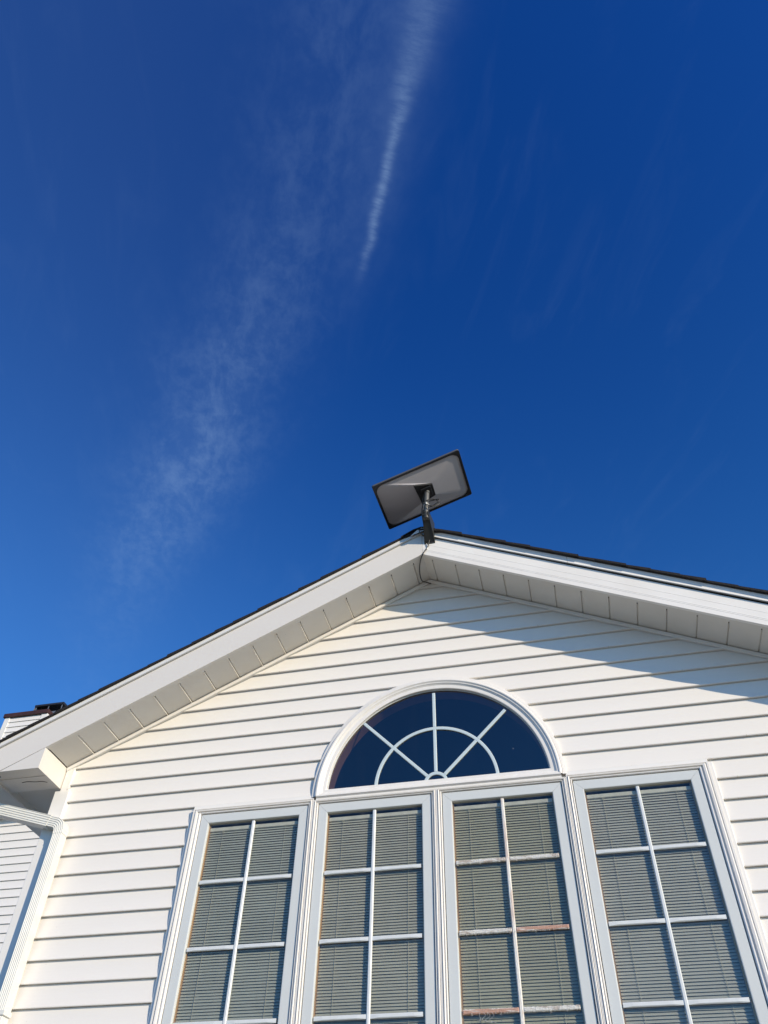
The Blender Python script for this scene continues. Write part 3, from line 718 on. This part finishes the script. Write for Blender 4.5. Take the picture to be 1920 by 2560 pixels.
# rim: black back frame with a lip round the shell
q = MB()
o_ = rrect(HX-0.0015, HY-0.0015, 0.011); oo = rrect(HX, HY, 0.012); i_ = rrect(HX-0.0150, HY-0.0135, 0.055)
q.loft([[T((x, y, 0.0)) for x, y in oo], [T((x, y, -0.0035)) for x, y in oo], [T((x, y, -0.0045)) for x, y in o_], [T((x, y, -0.0045)) for x, y in i_], [T((x, y, 0.001)) for x, y in i_]], True, False)
rim = dadd(q, 'rim', 'dish_rim')
q = MB(); q.loft([[T((x, y, 0.0004)) for x, y in oo], [T((x, y, 0.0125)) for x, y in oo], [T((x, y, 0.0140)) for x, y in o_]], True, True)
dadd(q, 'front_panel', 'dish_edge')
# hipped back shell
qs = [(0.063, 0.026), (-0.0415, 0.0505), (-0.0556, -0.118), (0.0655, -0.0715)]
Hq = -0.052
q = MB(); n = 8; per = rrect(HX-0.0155, HY-0.0140, 0.0545, n)   # 4*(n+1) points
tot = len(per)
mid = [k*(n+1) + n//2 for k in range(4)]
for s in range(4):
    a, b = mid[s], mid[(s+1) % 4]
    idx = [];  i = a
    while True:
        idx.append(i % tot)
        if i % tot == b: break
        i += 1
    A = [per[j] for j in idx]
    # cumulative parameter
    cum = [0.0]
    for p, r in zip(A, A[1:]): cum.append(cum[-1] + math.dist(p, r))
    B = []
    for c_ in cum:
        t = c_/cum[-1]; t = min(1, max(0, t)); B.append((qs[s][0]+(qs[(s+1) % 4][0]-qs[s][0])*t, qs[s][1]+(qs[(s+1) % 4][1]-qs[s][1])*t))
    q.strip([T((x, y, 0.0005)) for x, y in A], [T((x, y, Hq)) for x, y in B])
q.poly([T((x, y, Hq)) for x, y in qs])
dadd(q, 'back_shell', 'dish_shell', weld=True)
q = MB()
in_ = [(x*0.97, y*0.97-0.0005) for x, y in qs]
q.loft([[T((x, y, Hq-0.0004)) for x, y in in_], [T((x, y, Hq-0.010)) for x, y in in_]], True, True)
dadd(q, 'adapter', 'dish_black', bevel=0.002)
q = MB(); q.loft([[T((x, y, z)) for x, y in ((-0.022, 0.005), (-0.022, -0.070), (0.046, -0.070), (0.046, 0.005))] for z in (Hq-0.0105, Hq-0.020)], True, True)
dadd(q, 'adapter', 'dish_black', bevel=0.003)
# mast
top = Vector(T((0.0158, -0.0350, Hq-0.010))); mb_ = Vector((0.0490, -0.377, 5.150))
q = MB(); q.tube([mb_, mb_+(top-mb_)*0.5, top], 0.0152, 28); dadd(q, 'mast', 'mast', smooth=True, bevel=0.001)
q = MB(); tp = mb_+(top-mb_)*0.90; q.tube([tp, top], 0.0166, 28); dadd(q, 'mast_collar', 'mast', smooth=True)
# wall bracket: a folded steel gusset, open on its sloping underside
q = MB()
yb_ = YF-0.0006
A0, A1 = (0.0150, 5.034), (0.0815, 5.030)
wl = 0.004
def pl(x0b, x1b, x0t, x1t):     # a side plate from fascia to nose
    lowf = [(x0b, yb_-0.004, 5.033), (x1b, yb_-0.004, 5.033)]
    B = [(x0t, -0.397, 5.150), (x1t, -0.397, 5.150)]; C = [(x0t, -0.397, 5.186), (x1t, -0.397, 5.186)]; Dk = [(x0b, yb_, 5.200), (x1b, yb_, 5.200)]; E_ = [(x0b, yb_, 5.033), (x1b, yb_, 5.033)]
    q.loft([[lowf[0], B[0], C[0], Dk[0], E_[0]], [lowf[1], B[1], C[1], Dk[1], E_[1]]], True, True)
pl(0.0150, 0.0185, 0.0305, 0.0340); pl(0.0780, 0.0815, 0.0655, 0.0690)
# web set back between the plates, and the top strap
q.loft([[(0.0186, yb_-0.0045, 5.037), (0.0779, yb_-0.0045, 5.037), (0.0654, -0.396, 5.154), (0.0341, -0.396, 5.154)], [(0.0186, yb_-0.0045, 5.041), (0.0779, yb_-0.0045, 5.041), (0.0654, -0.396, 5.158), (0.0341, -0.396, 5.158)]], True, True)
q.loft([[(0.0186, yb_-0.002, 5.186), (0.0779, yb_-0.002, 5.186), (0.0654, -0.392, 5.180), (0.0341, -0.392, 5.180)], [(0.0186, yb_-0.002, 5.190), (0.0779, yb_-0.002, 5.190), (0.0654, -0.392, 5.184), (0.0341, -0.392, 5.184)]], True, True)
q.box(0.0150, 0.0815, yb_-0.0035, yb_-0.0001, 5.028, 5.0325)
dadd(q, 'bracket', 'bracket', bevel=0.0008)
q = MB(); q.tube([(0.0490, -0.377, 5.128), (0.0490, -0.377, 5.200)], 0.0195, 28); dadd(q, 'bracket_socket', 'bracket', smooth=True, bevel=0.001)
q = MB(); q.tube([(0.063, -0.379, 5.180), (0.074, -0.381, 5.180)], 0.0055, 8); dadd(q, 'bolt', 'flue_metal')
q = MB(); q.tube([(0.062, -0.2665, 5.0375), (0.062, -0.2700, 5.0375)], 0.0035, 8); dadd(q, 'bolt', 'flue_metal')
# cable
cr = 0.0034
path = [tuple(top + Vector((-0.010, -0.010, -0.004))), (0.0290, -0.374, 5.315), (0.0290, -0.378, 5.270), (0.036, -0.3955, 5.255)]
for k in range(0, 21):      # two turns of slack
    a = radians(190 - k*36); e = 0.002*k/3; k_ = k
    path.append((0.094 + (0.046+0.002*sin(k))*cos(a), -0.402 - 0.010*sin(k*0.9) - e*0.3, 5.237 + (0.030+0.003*cos(k*1.7))*sin(a) + 0.004*(k//10)))
path += [(0.036, -0.3965, 5.245), (0.0275, -0.384, 5.225), (0.0240, -0.378, 5.200), (0.0250, -0.376, 5.165), (0.028, -0.345, 5.120), (0.040, -0.300, 5.075), (0.0480, -0.276, 5.058), (0.047, -0.273, 5.045), (0.042, -0.2685, 5.022), (0.036, -0.2665, 5.000), (0.020, -0.2670, 4.972), (0.006, -0.2660, 4.949), (-0.016, -0.235, 4.930), (-0.034, -0.180, 4.916), (-0.044, -0.110, 4.912), (-0.040, -0.060, 4.912), (-0.014, -0.028, 4.924), (0.004, -0.006, 4.930)]
q = MB(); q.tube(catmull(path, 8), cr, 10); dadd(q, 'cable', 'cable', smooth=True)
q = MB(); q.tube(catmull([(0.028, -0.266, 5.027), (0.033, -0.2665, 5.010), (0.034, -0.2665, 4.992), (0.029, -0.2665, 4.980)], 6), 0.0026, 8); dadd(q, 'cable', 'rail', smooth=True)
q = MB(); q.tube(catmull([(-0.004, -0.293, 5.130), (-0.009, -0.296, 5.112), (-0.003, -0.296, 5.096), (0.010, -0.288, 5.089), (0.024, -0.272, 5.088)], 6), 0.0028, 8); dadd(q, 'cable', 'cable', smooth=True)
q = MB(); c0 = mb_+(top-mb_)*0.42
q.tube([c0 + Vector((0.0172*cos(radians(a)), 0.0172*sin(radians(a)) - 0.001, 0.002*sin(radians(a)))) for a in range(0, 361, 15)], 0.0028, 6)
q.tube([c0+Vector((0.002, -0.021, -0.006)), c0+Vector((0.004, -0.026, 0.006))], 0.0035, 8)
dadd(q, 'cable_tie', 'rail')
